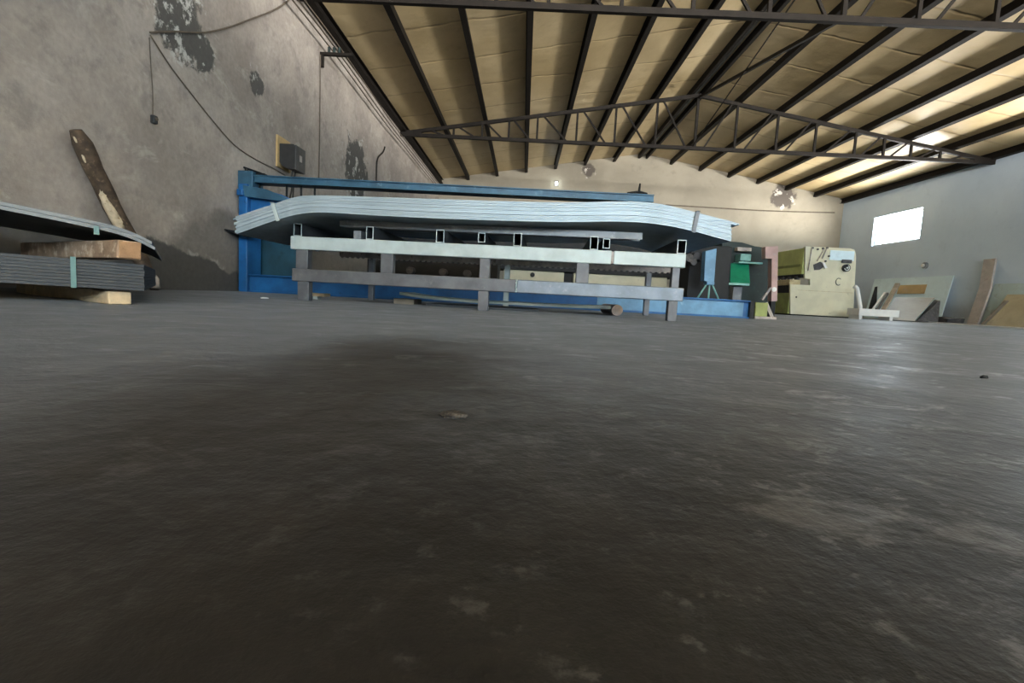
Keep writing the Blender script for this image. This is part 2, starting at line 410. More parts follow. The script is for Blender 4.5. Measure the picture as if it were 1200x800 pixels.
w.prism([(L - T, YF, -.2), (g0, YF, -.2), (g0, YF, roof(g0)), (L - T, YF, EZ)], (0, -T, 0))
w.prism([(g1, YF, -.2), (R + T, YF, -.2), (R + T, YF, EZ), (g1, YF, roof(g1))], (0, -T, 0))
w.prism([(g0, YF, gz), (g1, YF, gz), (g1, YF, roof(g1)), (CX, YF, RZ), (g0, YF, roof(g0))], (0, -T, 0))
w.prism([(g0, YF, -.2), (g1, YF, -.2), (g1, YF, ga), (g0, YF, ga)], (0, -T, 0))
struct(w.build('wall_front', MT['wall_back'], None, (0, 0, 0)))
w = MB(); sl = (RZ - EZ) / 7.5
w.prism([(L - .5, YF - T, EZ - sl * .5), (CX, YF - T, RZ), (CX, YF - T, RZ + .1), (L - .5, YF - T, EZ - sl * .5 + .1)], (0, YB - YF + 2 * T, 0))
w.prism([(R + .5, YF - T, EZ - sl * .5), (CX, YF - T, RZ), (CX, YF - T, RZ + .1), (R + .5, YF - T, EZ - sl * .5 + .1)], (0, YB - YF + 2 * T, 0))
struct(w.build('ceiling', MT['ceiling'], None, (0, 0, 0)))
struct(MB().span(CX - .06, CX + .06, YF, YB, RZ - .05, RZ - .012).build('trim_1', MT['ridge_strip']))
for i, (y0, y1, z0, z1) in enumerate(WIN):
    f = MB(); xx = R + .08; b = .05
    f.span(xx, xx + .08, y0, y0 + b, z0, z1); f.span(xx, xx + .08, y1 - b, y1, z0, z1)
    f.span(xx, xx + .08, y0 + b, y1 - b, z0, z0 + b); f.span(xx, xx + .08, y0 + b, y1 - b, z1 - b, z1)
    f.span(xx + .01, xx + .07, y1 - .38, y1 - .34, z0 + b, z1 - b)
    wo = struct(f.build('window_%d' % (i + 1), MT['white']))
    g = MB().span(xx + .035, xx + .041, y0 + b, y1 - b, z0 + b, z1 - b); part(g, 'pane', MT['glass'], wo)
# low pale kerb along the foot of the right wall
struct(MB().span(10.34, 10.44, 7.5, YB - .1, 0, .03).build('trim_2', MT['white']))

# ------------------------------------------------------------------ roof steel
HP = .17
PITCH = 15 / 14
for side, rng in ((-1, range(1, 7)), (1, range(1, 7))):
    base = None
    for k in rng:
        x = (L + PITCH * k) if side < 0 else (R - PITCH * k)
        if base is None:
            m = MB(); tilt = math.atan(sl) * (1 if side < 0 else -1)
            c, s_ = 0, 0
            ln = YB - YF
            m.box((0, ln / 2, -.009), (.10, ln, .012), (0, 0, 0)); m.box((0, ln / 2, -HP + .006), (.10, ln, .012))
            m.box((.042 * side * -1, ln / 2, -HP / 2), (.008, ln, HP - .012)); m.box((-.041 * side * -1, ln / 2, -HP + .022), (.008, ln, .03))
            bmesh.ops.rotate(m.bm, cent=(0, 0, 0), matrix=Euler((0, -tilt, 0)).to_matrix(), verts=m.bm.verts)
            base = m.build('purlin', MT['dark_steel'], None, (0, 0, 0)); o = base
        else:
            o = base.copy(); COL.objects.link(o)
        o.location = (x, YF, roof(x))
        tag(o, 'dark steel purlin under the %s roof slope, %s from the %s wall' % (('left', ORD[k - 1], 'left') if side < 0 else ('right', ORD[k - 1], 'right')), 'purlin', 'purlins under the roof')
for sg in (-1, 1):
    x = CX + sg * .14
    m = MB(); m.span(x - .035, x + .035, YF, YB, roof(x) - .165, roof(x) - .152); m.span(x - .035, x - .027, YF, YB, roof(x) - .152, roof(x) - .02)
    m.span(x - .035, x + .035, YF, YB, roof(x) - .02, roof(x) - .008)
    tag(m.build('purlin', MT['dark_steel']), 'dark steel purlin along the ridge, %s one of the close pair' % ('left' if sg < 0 else 'right'), 'purlin', 'purlins under the roof')
for sg in (-1, 1):
    x = L + .09 if sg < 0 else R - .09
    m = MB(); m.span(x - .07, x + .07, YF, YB, roof(x) - .19, roof(x) - .175); m.span(x - .07, x + .07, YF, YB, roof(x) - .045, roof(x) - .03)
    m.span(x - .008, x + .008, YF, YB, roof(x) - .175, roof(x) - .045)
    tag(m.build('eave_beam', MT['dark_steel']), 'dark steel eave beam running along the top of the %s wall' % ('left' if sg < 0 else 'right'), 'beam', 'eave beams')

def make_truss(y, label):
    t = thing('roof_truss', label, 'truss', (CX, y, TB), 'roof trusses')
    hw = 7.5 - .01
    zt0, zt1 = TB + .02, RZ - .165 - .06
    def zt(x): return zt1 - (zt1 - zt0) * abs(x - CX) / 7.5
    part(MB().bar((CX - hw, y, TB), (CX + hw, y, TB), .08, .085, .006), 'bottom_chord', MT['dark_steel'], t)
    for sg in (-1, 1):
        part(MB().bar((CX + sg * hw, y, zt(CX + sg * hw)), (CX, y, zt1), .08, .085, .006), 'top_chord', MT['dark_steel'], t)
        gp = [(CX + sg * 7.48, y - .012, TB - .05), (CX + sg * 6.95, y - .012, TB - .04), (CX + sg * 6.95, y - .012, zt(CX + 6.95) + .02), (CX + sg * 7.48, y - .012, TB + .08)]
        part(MB().prism(gp, (0, .012, 0)) if False else MB().prism(gp, (0, -.035, 0)), 'gusset_plate', MT['dark_steel'], t)
    offs = [.65, 1.37, 2.1, 2.78, 3.5, 4.5, 5.47, 6.5]
    part(MB().bar((CX, y, TB), (CX, y, zt1), .06, .06), 'vertical_strut', MT['dark_steel'], t)
    for sg in (-1, 1):
        for i, o in enumerate(offs):
            x = CX - sg * (7.5 - o)
            if i > 0: part(MB().bar((x, y, TB), (x, y, zt(x)), .05, .05), 'vertical_strut', MT['dark_steel'], t)
            nx = CX if i == len(offs) - 1 else CX - sg * (7.5 - offs[i + 1])
            a = x + (nx - x) * .13; b = nx - (nx - x) * .22
            part(MB().bar((a, y, zt(a)), (b, y, TB), .035, .04), 'diagonal_strut', MT['dark_steel'], t)
    return t
t1 = make_truss(YT, 'dark steel lattice roof truss seen whole across the middle of the hall')
t2 = copy_tree(t1); t2.location = (CX, YN, TB)
t2['label'] = 'dark steel roof truss nearest the camera, its bottom chord crossing the top of the picture'
tag(MB().bar((CX, YT - .06, 5.3), (CX, YN + .06, TB + .04), .05, .06).build('bracing_bar', MT['dark_steel']),
    'dark steel bracing bar from the peak of the middle truss down to the nearest truss', 'brace')
tag(MB().tube([(CX - .06, YT - .05, TB + .05), (CX - .06, YN + .05, 5.3)], .012).build('bracing_rod', MT['dark_steel']),
    'thin dark bracing rod from the foot of the middle truss up to the nearest truss', 'brace')

# ------------------------------------------------------------------ rack with bent sheets (centre)
YL, YR = 3.62, 3.46               # front of the rack at its left and right end
XL = at(340, 287, y=YL).x; XR = at(804, 303, y=YR).x
rz = math.atan2(YR - YL, XR - XL)
rack = thing('steel_rack', 'low welded steel rack with a pale top rail carrying the bent sheet stack', 'rack', (XL, YL, 0), None, rz)
RL = math.hypot(XR - XL, YR - YL)
def rx(px, py=320):               # photo column -> distance along the rack front
    v = Vector((px - 600, 400 - py, F)); d = Vector((v.dot(BX), v.dot(BY), v.dot(BZ)))
    # intersect with the rack's front line
    ux, uy = math.cos(rz), math.sin(rz)
    det = d.x * -uy + d.y * ux
    tt = (XL * -uy + YL * ux) / det
    return (d.x * tt - XL) * ux + (d.y * tt - YL) * uy
TZ0, TZ1, LZ0, LZ1 = .376, .472, .142, .236
RD = 1.22
def rp(mb, name, m): return mb.build(name, m, rack)
j = rx(718, 300)
o = rp(MB().span(0, j - .008, 0, .06, TZ0, TZ1, .006), 'top_rail', MT['white_rail'])
rp(MB().span(j + .008, RL, 0, .06, TZ0, TZ1, .006), 'top_rail', MT['white_rail'])
rp(MB().span(j - .02, j + .012, .004, .05, TZ0 + .004, TZ1 - .004, .008), 'weld_bead', MT['rust_rail'])
j2 = rx(605, 335)
a0 = rx(342, 323)
rp(MB().span(a0, j2 - .004, -.004, .06, LZ0, LZ1, .006), 'lower_rail', MT['grey_steel'])['label'] = 'dark grey left half of lower rail'
rp(MB().span(j2 + .004, rx(801, 344), -.004, .06, LZ0, LZ1, .006), 'lower_rail', MT['blue_steel'])['label'] = 'bluish right half of lower rail'
wb = MB()
for k in range(7): wb.box((j2, -.002, LZ0 + .008 + k * .0135), (.014, .02, .011), (0, .5 * (-1) ** k, 0), .003)
rp(wb, 'weld_bead', MT['white_rail'])
for (p0, p1) in ((346, 360), (445.5, 460), (562, 574), (676, 691), (789, 798)):
    rp(MB().span(rx(p0, 308), rx(p1, 308), .006, .07, LZ1 - .002, TZ0 + .002, .004), 'upright', MT['grey_steel'])
for (p0, p1) in ((348, 361), (560, 572), (784, 795)):
    rp(MB().span(rx(p0, 350), rx(p1, 350), .004, .07, 0, LZ0 + .002, .004), 'leg', MT['grey_steel'])
def rear(px, py): return rx(px, py) * 1.0
for px in (425, 585, 747):
    k = (YL + RD) / YL
    xx = (at(px, 345, y=YL + RD - .05).x - XL)
    rp(MB().span(xx - .022, xx + .028, RD - .02, RD + .04, 0, TZ1, .004), 'leg', MT['white_rail' if px == 585 else 'grey_steel'])
xa, xb = at(392, 306, y=YL + RD).x - XL, at(775, 312, y=YL + RD).x - XL
poly = [(xa, RD - .05, TZ1), (xa, RD - .05, .412)]
n = 60
for i in range(n):
    u = xa + (xb - xa) * (i + .5) / n; d = (xb - xa) / n
    poly += [(u - d * .30, RD - .05, .412), (u - d * .2, RD - .05, .402), (u + d * .2, RD - .05, .402), (u + d * .30, RD - .05, .412)]
poly += [(xb, RD - .05, .412), (xb, RD - .05, TZ1)]
rp(MB().prism(poly, (0, .03, 0)), 'toothed_rail', MT['rust_rail'])
rp(MB().span(.05, RL - .05, RD - .0, RD + .05, LZ0 + .01, LZ0 + .07, .005), 'rear_rail', MT['black'])
def tube_y(x0, x1, z0, z1, y0, y1, t=.004):
    m = MB(); m.span(x0, x0 + t, y0, y1, z0, z1); m.span(x1 - t, x1, y0, y1, z0, z1)
    m.span(x0 + t, x1 - t, y0, y1, z0, z0 + t); m.span(x0 + t, x1 - t, y0, y1, z1 - t, z1); return m
for (p, wpx, hh, y0) in ((349, 9.5, .092, .0), (433.5, 8.5, .092, .0), (516, 9.5, .092, .0), (563, 8.5, .07, .07), (607, 9.5, .092, 0), (697, 9.5, .092, 0), (713, 8.5, .07, .09), (800, 10.5, .095, 0)):
    q0, q1 = rx(p - wpx / 2, 275), rx(p + wpx / 2, 275)
    zb = TZ1 + (.0 if hh > .08 else .022)
    ct = rp(tube_y(q0, q1, zb, zb + hh, y0, RD + .05), 'cross_tube', MT['shaded_tube'])
    tube_y(q0, q1, zb, zb + hh, y0 - .004, y0 - .0002, .0055).build('cut_end', MT['white_rail'], ct)
q0, q1 = rx(409, 272), rx(418, 272)
rp(MB().span(q0, q1, .08, .35, TZ1, TZ1 + .07, .004), 'spacer_block', MT['plate'])

# flat bars lying on the cross tubes, under the sheets
def on_front(px, py, dy=0.0):
    return at(px, py, y=YL + (YR - YL) * (px - 340) / 464 + dy)
zc = TZ1 + .096
for (p0, p1, dy, nm, lb, mt, h) in ((397, 753, .10, 'support_channel', 'grey steel channel lying on the rack tubes right under the bent sheets', 'plate', .045),):
    x0, x1 = at(p0, 266, y=3.68).x, at(p1, 272, y=3.60).x
    m = MB(); y0, y1 = 3.72, 3.60
    c = Vector(((x0 + x1) / 2, 3.69, 0)); ln = x1 - x0
    m.box(c + Vector((0, 0, zc + .046)), (ln, .10, .006), (0, 0, rz)); m.box(c + Vector((.05 * math.sin(rz), -.05 * math.cos(rz), zc + .025)), (ln, .006, .048), (0, 0, rz))
    m.box(c + Vector((-.05 * math.sin(rz), .05 * math.cos(rz), zc + .025)), (ln, .006, .048), (0, 0, rz))
    tag(m.build(nm, MT[mt]), lb, 'channel')

# the bent stack: profile traced along its lower and upper front edge
YS = 3.40
bot = [(278, 274), (300, 266), (325, 257.5), (350, 251), (380, 249), (450, 253), (540, 257), (650, 260), (716, 259.6), (755, 261), (785, 265), (809, 270), (835, 277), (857, 283)]
top = [(275, 254), (298, 246.5), (320, 239.5), (340, 232.5), (367, 229), (450, 231), (540, 234), (650, 237), (716, 236), (744, 236), (772, 238.6), (797, 244), (830, 252.5), (857, 259)]
PB = [at(*q, y=YS) for q in bot]; PT = [at(*q, y=YS) for q in top]
def smooth_profile(P, n=60):
    out = []
    m = len(P)
    for i in range(n + 1):
        t = i / n * (m - 1); k = min(int(t), m - 2); f = t - k
        p0, p1, p2, p3 = P[max(k - 1, 0)], P[k], P[k + 1], P[min(k + 2, m - 1)]
        out.append(.5 * ((2 * p1) + (p2 - p0) * f + (2 * p0 - 5 * p1 + 4 * p2 - p3) * f * f + (3 * p1 - p0 - 3 * p2 + p3) * f ** 3))
    return out
SB, ST = smooth_profile(PB), smooth_profile(PT)
NS = 13
zmin = min(p.z for p in SB)
for i in range(NS):
    f0, f1 = i / NS, (i + 1) / NS
    dx0 = random.uniform(-.015, .015); dx1 = random.uniform(-.004, .004); dy = random.uniform(-.003, .003)
    if i == NS - 1: dx1 = .055
    if i == NS - 2: dx1 = .035
    gap = .0013 if i not in (4, 9) else .003
    prof = []
    for a, b in zip(SB, ST):
        p = a.lerp(b, f0); prof.append(Vector((p.x, YS + dy, p.z + gap)))
    k = len(prof) - 1
    prof[0] = prof[0] + Vector((dx0, 0, -dx0 * -.4)); prof[k] = prof[k] + Vector((dx1, 0, -dx1 * .25))
    th = sum((b - a).z for a, b in zip(SB, ST)) / len(SB) / NS - gap
    o = MB().strip(prof, (0, 1.34, 0), th).build('metal_sheet', MT['galv'])
    pos = 'bottom sheet' if i == 0 else 'top sheet' if i == NS - 1 else '%s sheet from the bottom' % ORD[i]
    tag(o, 'pale drooping galvanised sheet on the rack, %s' % pos, 'sheet', 'bent galvanised sheets on the rack')
def strap_on(px_t, py_t, px_b, py_b, m, label, name='strapping_band'):
    a, b = at(px_t, py_t, y=YS - .012), at(px_b, py_b, y=YS - .012)
    mm = MB().bar(a + Vector((0, 0, .004)), b - Vector((0, 0, .004)), .003, .026, 0, Vector((1, 0, 0)))
    mm.box(a + Vector((0, .2, .006)), (.026, .42, .002)); 
    return tag(mm.build(name, m), label, 'strap', 'straps around the bent sheets')
strap_on(319, 238.5, 326, 258, MT['white_rail'], 'pale band wrapped around the drooping left end of the sheet stack')
strap_on(818, 248.5, 813, 271.5, MT['grey_steel'], 'dark band wrapped around the drooping right end of the sheet stack')

# ------------------------------------------------------------------ things under the rack
def bowed(y, pts, t, depth, m, name, label, group=None):
    P = smooth_profile([at(px, py, y=y) for px, py in pts], 24)
    return tag(MB().strip(P, (0, depth, 0), t).build(name, m), label, 'sheet', group)
bowed(4.0, [(468, 345), (500, 350), (560, 355), (600, 357), (650, 359.5), (700, 361.5), (716, 361.7)], .022, .55, MT['pale_sheet'], 'thin_sheet', 'pale bowed sheet lying under the rack, upper one of two', 'sheets under the rack')
P0 = at(500, 356, z=.004)
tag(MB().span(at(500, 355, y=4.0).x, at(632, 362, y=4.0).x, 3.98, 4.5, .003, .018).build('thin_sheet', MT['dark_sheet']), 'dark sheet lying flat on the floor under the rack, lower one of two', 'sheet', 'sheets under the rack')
a = at(716, 362, y=3.98)
tag(MB().cyl((a.x + .055, 4.0, .047), (a.x + .055, 4.6, .047), .045).build('round_bar', MT['rust_rail']), 'round dark bar with a rusty end on the floor under the rack', 'bar')
b = MB().span(at(463, 350, y=4.15).x, at(487, 350, y=4.15).x, 4.1, 4.4, 0, .045, .004); tag(b.build('wood_block', MT['brown_board']), 'dark brown wood block on the floor under the left end of the bowed sheet', 'block')
x0, x1 = at(360, 346, y=4.2).x, at(382, 346, y=4.2).x
t = thing('timber_offcut', 'small tan board propped on a pale chip beside the left rack leg', 'board', ((x0 + x1) / 2, 4.2, 0))
part(MB().span(x0, x1, 4.16, 4.3, .025, .052, .003), 'board', MT['wood_new'], t)
part(MB().span((x0 + x1) / 2 - .02, (x0 + x1) / 2 + .02, 4.17, 4.25, 0, .026, .003), 'prop', MT['white_rail'], t)

# ------------------------------------------------------------------ long blue machine behind the rack
Y0 = 5.75
bm_ = thing('blue_machine', 'long blue metalworking machine standing behind the rack from the left wall', 'machine', (-.3, Y0 + .3, 0))
def bp(mb, name, m): return part(mb, name, MT[m], bm_)
xl = L + .03
xr = at(877, 360, y=Y0).x
b = MB(); b.span(xl + .1, xr, Y0, Y0 + .02, .02, .19); b.span(xl + .1, xr, Y0 - .04, Y0 + .16, .19, .21, .004); b.span(xl + .1, xr, Y0 - .04, Y0 + .16, 0, .02, .004)
xm = at(700, 350, y=Y0).x
bp(b, 'base_beam', 'blue')
b = MB().span(xm, xr - .06, Y0 - .008, Y0, .022, .188); bp(b, 'beam_cover', 'light_blue')
bp(MB().span(xr, xr + .05, Y0 - .045, Y0 + .25, 0, .205, .004), 'beam_end_plate', 'black')
bp(MB().span(xl, xl + .1, Y0 - .06, Y0 + .25, 0, 1.24, .008), 'end_post', 'blue')
# end plate polygon (front view), its upper edge falling to the right
q = lambda px, py: at(px, py, y=Y0 + .02)
bp(MB().span(q(286, 300).x, q(352, 300).x, Y0 + .30, Y0 + .34, .19, .75, .004), 'shaded_panel', 'shaded_blue')  # set-back panel with the shade put into its colour
pl = [q(286, 272), q(347, 275), q(347, 236), q(330, 228), q(300, 219), q(286, 217)]
bp(MB().prism(pl, (0, .05, 0), .004), 'end_plate', 'blue')
pl = [q(290, 219), q(318, 224), q(345, 236), q(338, 238), q(292, 232)]
bp(MB().prism(pl, (0, -.10, 0), .003), 'hood', 'teal_blue')
bp(MB().span(xl - .0, xl + .07, Y0 - .1, Y0 + .1, 1.10, 1.17, .006), 'end_bracket', 'blue')
f0, f1 = at(261, 268.5, y=Y0 - .28), at(286, 277, y=Y0 - .28)
bp(MB().prism([f0, f1, f1 + Vector((0, .3, .012)), f0 + Vector((0, .3, .012))], (0, 0, .012)), 'feed_plate', 'black')
# top beam
zb0, zb1 = 1.285, 1.345
a = at(284, 210, y=Y0 + .05).x; e = at(765, 236, y=Y0 + .05).x
b = MB(); b.span(a, e, Y0 + .02, Y0 + .04, zb0, zb1); b.span(a, e, Y0 + .0, Y0 + .2, zb1, zb1 + .012); b.span(a, e, Y0 + .0, Y0 + .2, zb0 - .012, zb0)
bp(b, 'top_beam', 'teal_blue')
bp(MB().span(a - .02, a + .16, Y0 - .02, Y0 + .22, zb0 - .1, zb1 + .05, .008), 'beam_head', 'teal_blue')
for px in (303, 335, 352, 368):
    x = at(px, 225, y=Y0 + .1).x
    bp(MB().cyl((x, Y0 + .12, 1.0), (x, Y0 + .12, zb0), .012, 10), 'tie_rod', 'black')
x = at(289, 205, y=Y0 + .1).x
b = MB().cyl((x, Y0 + .1, zb1 + .02), (x, Y0 + .1, zb1 + .1), .02, 12); b.tube([(x - .1, Y0 + .1, zb1 + .13), (x + .02, Y0 + .1, zb1 + .095), (x + .16, Y0 + .1, zb1 + .055), (x + .25, Y0 + .1, zb1 + .02)], .012)
bp(b, 'valve', 'black')
b = MB(); b.span(x + .12, x + .24, Y0 + .05, Y0 + .12, zb1 + .012, zb1 + .045, .004); bp(b, 'handle_block', 'black')
x = at(748, 230, y=Y0 + .1).x
b = MB().tube([(x - .13, Y0 + .1, zb1 + .03), (x - .03, Y0 + .1, zb1 + .05), (x + .005, Y0 + .1, zb1 + .055), (x + .1, Y0 + .1, zb1 + .035)], .014)
b.tube([(x, Y0 + .1, zb1 + .01), (x + .01, Y0 + .1, zb1 + .15)], .014, 8, [.018, .01]); b.box((x, Y0 + .1, zb1 + .02), (.12, .06, .03), None, .006)
bp(b, 'clamp_handle', 'black')
# right column with its three splayed struts
pl = [at(827, 294, y=Y0 + .05), at(840, 291, y=Y0 + .05), at(837, 331, y=Y0 + .05), at(825, 329, y=Y0 + .05)]
bp(MB().prism(pl, (0, .12, 0), .004), 'column', 'light_blue')
c0 = at(831, 331, y=Y0 + .1)
bp(MB().box((c0.x, Y0 + .1, c0.z - .01), (.09, .1, .035), None, .004), 'column_foot', 'light_blue')
for dx in (-.13, -.0, .12):
    bp(MB().tube([(c0.x + dx * .25, Y0 + .08, c0.z - .02), (c0.x + dx, Y0 + .08, .205)], .010, 8), 'strut', 'teal_ledge')
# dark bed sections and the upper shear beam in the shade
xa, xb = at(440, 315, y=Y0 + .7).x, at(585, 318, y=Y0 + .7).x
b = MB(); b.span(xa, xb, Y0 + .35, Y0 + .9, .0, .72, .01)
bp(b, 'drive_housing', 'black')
for px in (455, 482, 520, 548):
    x = at(px, 321, y=Y0 + .3).x
    bp(MB().cyl((x, Y0 + .2, .36), (x, Y0 + .37, .36), .045, 16), 'gear_hub', 'rubble')
xa, xb = at(801, 300, y=Y0 + .6).x, at(848, 300, y=Y0 + .6).x
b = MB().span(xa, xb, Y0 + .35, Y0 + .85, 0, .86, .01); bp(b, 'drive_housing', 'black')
for (px, py, r) in ((807, 302, .05), (816, 300, .045), (812, 307, .04), (822, 303, .035)):
    p = at(px, py, y=Y0 + .25); bp(MB().cyl((p.x, Y0 + .22, p.z), (p.x, Y0 + .36, p.z), r, 14), 'coupling', 'rubble')
# black sheet added to darken the gap under the bent sheets
b = MB().span(at(347, 270, y=Y0 + .5).x, at(800, 280, y=Y0 + .5).x, Y0 + .45, Y0 + .53, .62, 1.0, .006); bp(b, 'shade_backing', 'black')
bp(MB().span(at(349, 300, y=Y0+.5).x, at(353, 300, y=Y0+.5).x, Y0 + .45, Y0 + .53, 0, .62), 'backing_post', 'black')

# ------------------------------------------------------------------ green machine with pink arm, behind the blue base
YG = 7.4
gm = thing('green_machine', 'dark machine with a bright green chute and a faded pink side arm', 'machine', (at(872, 340, y=YG).x, YG + .3, 0))
def gp_(mb, name, m): return part(mb, name, MT[m], gm)
def g_(px, py, dy=0.0): return at(px, py, y=YG + dy)
pl = [g_(846, 372, .5), g_(905, 374, .5), g_(905, 291, .5), g_(885, 288.5, .5), g_(870, 284, .5), g_(846, 282, .5)]
pl[0].z = pl[1].z = 0
gp_(MB().prism(pl, (0, .5, 0), .01), 'housing', 'dark_green')
pl = [g_(866, 309), g_(888, 309.5), g_(879, 332), g_(856, 331.5)]
ch = MB(); A, B_, C_, D_ = pl
ch.prism([A + Vector((0, .28, 0)), B_ + Vector((0, .28, 0)), C_, D_], (0, .02, .03), .003)
gp_(ch, 'chute', 'green')
p0, p1 = g_(849, 333), g_(877, 334); gp_(MB().span(p0.x, p1.x, YG - .04, YG + .3, p1.z - .012, p1.z + .022, .004), 'chute_ledge', 'teal_ledge')
p0, p1 = g_(850, 319), g_(853, 333); gp_(MB().span(p0.x, p1.x, YG - .03, YG, p1.z, p0.z, .003), 'ledge_post', 'teal_ledge')
p0, p1 = g_(866, 306, .2), g_(894, 308, .2); gp_(MB().span(p0.x, p1.x, YG + .2, YG + .4, p1.z - .02, p0.z, .004), 'upper_shelf', 'teal_ledge')
p0, p1 = g_(868, 297, .3), g_(880, 306, .3); gp_(MB().span(p0.x, p1.x, YG + .3, YG + .5, p1.z, p0.z, .01), 'motor', 'teal_ledge')
p0, p1 = g_(858, 335, .15), g_(867, 350, .15); gp_(MB().span(p0.x, p1.x, YG + .1, YG + .25, 0, p0.z, .005), 'pedestal', 'grey_steel')
p0, p1 = g_(864, 291, .4), g_(880, 294, .4); gp_(MB().span(p0.x, p1.x, YG + .38, YG + .5, p1.z - .01, p0.z + .02, .005), 'cap', 'rust_rail')
pl = [g_(897, 289), g_(912, 288), g_(911, 353), g_(904, 353), g_(904.5, 303), g_(897, 303)]
gp_(MB().prism(pl, (0, .12, 0), .004), 'side_arm', 'pink')
p = g_(907, 339); gp_(MB().cyl((p.x, YG - .012, p.z), (p.x, YG + .02, p.z), .035, 16), 'round_plate', 'white')
p0 = g_(905, 353); gp_(MB().span(p0.x, g_(910, 353).x, YG + .02, YG + .1, 0, p0.z + .02), 'arm_foot', 'black')
gp_(MB().bar(g_(893, 351), g_(903, 337), .03, .03), 'brace', 'rust_rail')
# olive gearbox on the floor at the end of the blue base
p0, p1 = at(886, 354, y=6.0), at(899, 370, y=6.0)
t = thing('floor_gearbox', 'small olive drab box on the floor at the right end of the blue base', 'gearbox', ((p0.x + p1.x) / 2, 6.1, 0))
part(MB().span(p0.x, p1.x, 6.0, 6.25, .03, p0.z - .0, .008), 'case', MT['olive_dark'], t)
part(MB().span(p0.x - .01, p1.x + .10, 5.97, 6.3, 0, .03, .004), 'foot_plate', MT['rust_rail'], t)
part(MB().bar((p1.x + .02, 6.1, .20), (p1.x + .09, 6.05, .025), .05, .03), 'lever', MT['plank_grey'], t)

# pale yellow cabinet seen through the gap of the rack
YY = 10.8
x0, x1, x2, x3 = at(590, 322, y=YY).x, at(661, 325, y=YY).x, at(672, 325, y=YY).x, at(782, 328, y=YY).x
t = thing('machine_bed', 'pale yellow machine bed glimpsed behind the rack through its gap', 'machine', ((x0 + x3) / 2, YY + .4, 0))
part(MB().span(x0, x1, YY, YY + .8, .1, .69, .02), 'panel', MT['pale_yellow'], t)
part(MB().span(x1, x2, YY + .1, YY + .8, .1, .69), 'column', MT['black'], t)
part(MB().span(x2, x3, YY, YY + .8, .1, .69, .02), 'panel', MT['pale_yellow'], t)
part(MB().span(x0 - .3, x3 + .3, YY - .05, YY + .8, .69, 1.0, .01), 'shadow_block', MT['black'], t)  # black block put in for the shadow gap above the panels
part(MB().span(x0, x3, YY + .03, YY + .78, 0, .1), 'plinth', MT['black'], t)
p = at(624, 322, y=YY); part(MB().cyl((p.x, YY - .05, p.z), (p.x, YY + .02, p.z), .05, 14), 'knob', MT['black'], t)

# ------------------------------------------------------------------ yellow press brake
YP = 13.0
P = lambda px, py, dy=0.0: at(px, py, y=YP + dy)
pt = thing('press_brake', 'pale yellow and lime green press brake standing near the back right corner', 'machine', (P(965, 370).x, YP + 1.2, 0))
def pp(mb, name, m): return part(mb, name, MT[m], pt)
LN = 2.6
side = [P(926, 370), P(1000, 371), P(1003.5, 300), P(1002, 293), P(997, 291), P(944, 288.5), P(943, 326), P(949, 327), P(949, 334), P(926, 333)]
side[0].z = side[1].z = .03
pp(MB().prism(side, (0, .06, 0), .006), 'side_plate', 'pale_yellow')
o = MB().prism([v + Vector((0, LN, 0)) for v in side], (0, .06, 0), .006); pp(o, 'side_plate', 'pale_yellow')
xu = P(944, 300).x; xlw = P(926, 350).x
zt_, zr = P(944, 289).z, P(944, 321).z
pp(MB().span(xu - .02, xu + .2, YP + .06, YP + LN, zr, zt_ - .02, .008), 'ram', 'olive')
pp(MB().span(xu - .035, xu - .02, YP + .15, YP + LN - .1, P(944, 312).z, P(944, 309).z), 'ram_strip', 'olive_dark')
pp(MB().span(xu - .03, xu + .1, YP + .06, YP + LN, zr - .09, zr, .004), 'punch_holder', 'black')
for k in range(7):
    y = YP + .2 + k * .33
    pp(MB().span(xu - .06, xu + .02, y, y + .12, zr - .16, zr - .05, .006), 'punch_clamp', 'rubble')
zb = P(926, 333).z
pp(MB().span(xlw - .03, xlw + .25, YP + .06, YP + LN, zb - .02, zb + .13, .006), 'die_holder', 'beige')
pp(MB().span(xlw - .0, xlw + .12, YP + .06, YP + LN, zb - .22, zb - .02), 'bed_recess', 'black')
pp(MB().span(xlw - .0, xlw + .12, YP + .06, YP + LN, .03, zb - .22, .006), 'bed', 'olive_dark')
pp(MB().span(xlw + .1, P(1000, 371).x - .03, YP + .1, YP + LN, 0, .06), 'plinth', 'black')
pp(MB().span(xu + .25, P(999, 300).x, YP + .06, YP + LN, zt_ - .35, zt_ - .08, .01), 'top_cover', 'pale_blue')
p0, p1 = P(973, 293), P(1000, 306); pp(MB().span(p0.x, p1.x, YP - .015, YP + .01, p1.z, p0.z, .005), 'patch_panel', 'pale_blue')
w = P(990.5, 314)
pp(MB().cyl((w.x, YP - .07, w.z), (w.x, YP + .01, w.z), .095, 24), 'hand_wheel', 'black')
b = MB(); r0 = .062
b.tube([(w.x + r0 * math.cos(a), YP - .075, w.z + r0 * math.sin(a)) for a in [i * math.pi / 9 + 3.3 for i in range(13)]], .012, 8); b.cyl((w.x, YP - .1, w.z), (w.x, YP - .06, w.z), .022, 12)
pp(b, 'wheel_rim', 'white')
p0, p1 = P(986, 304), P(997, 308.5); pp(MB().span(p0.x, p1.x, YP - .05, YP + .01, p1.z, p0.z, .01), 'wheel_cover', 'rubble')
c = P(982.5, 330)
pp(MB().tube([(c.x + .07 * math.cos(a), YP - .006, c.z + .09 * math.sin(a)) for a in [math.radians(d) for d in range(50, 311, 20)]], .009, 6), 'c_mark', 'rubble')
pl = [P(953, 310), P(961, 306.5), P(966, 312), P(960, 316), P(954, 316.5)]
pp(MB().prism(pl, (0, -.02, 0)), 'hatch', 'rubble')
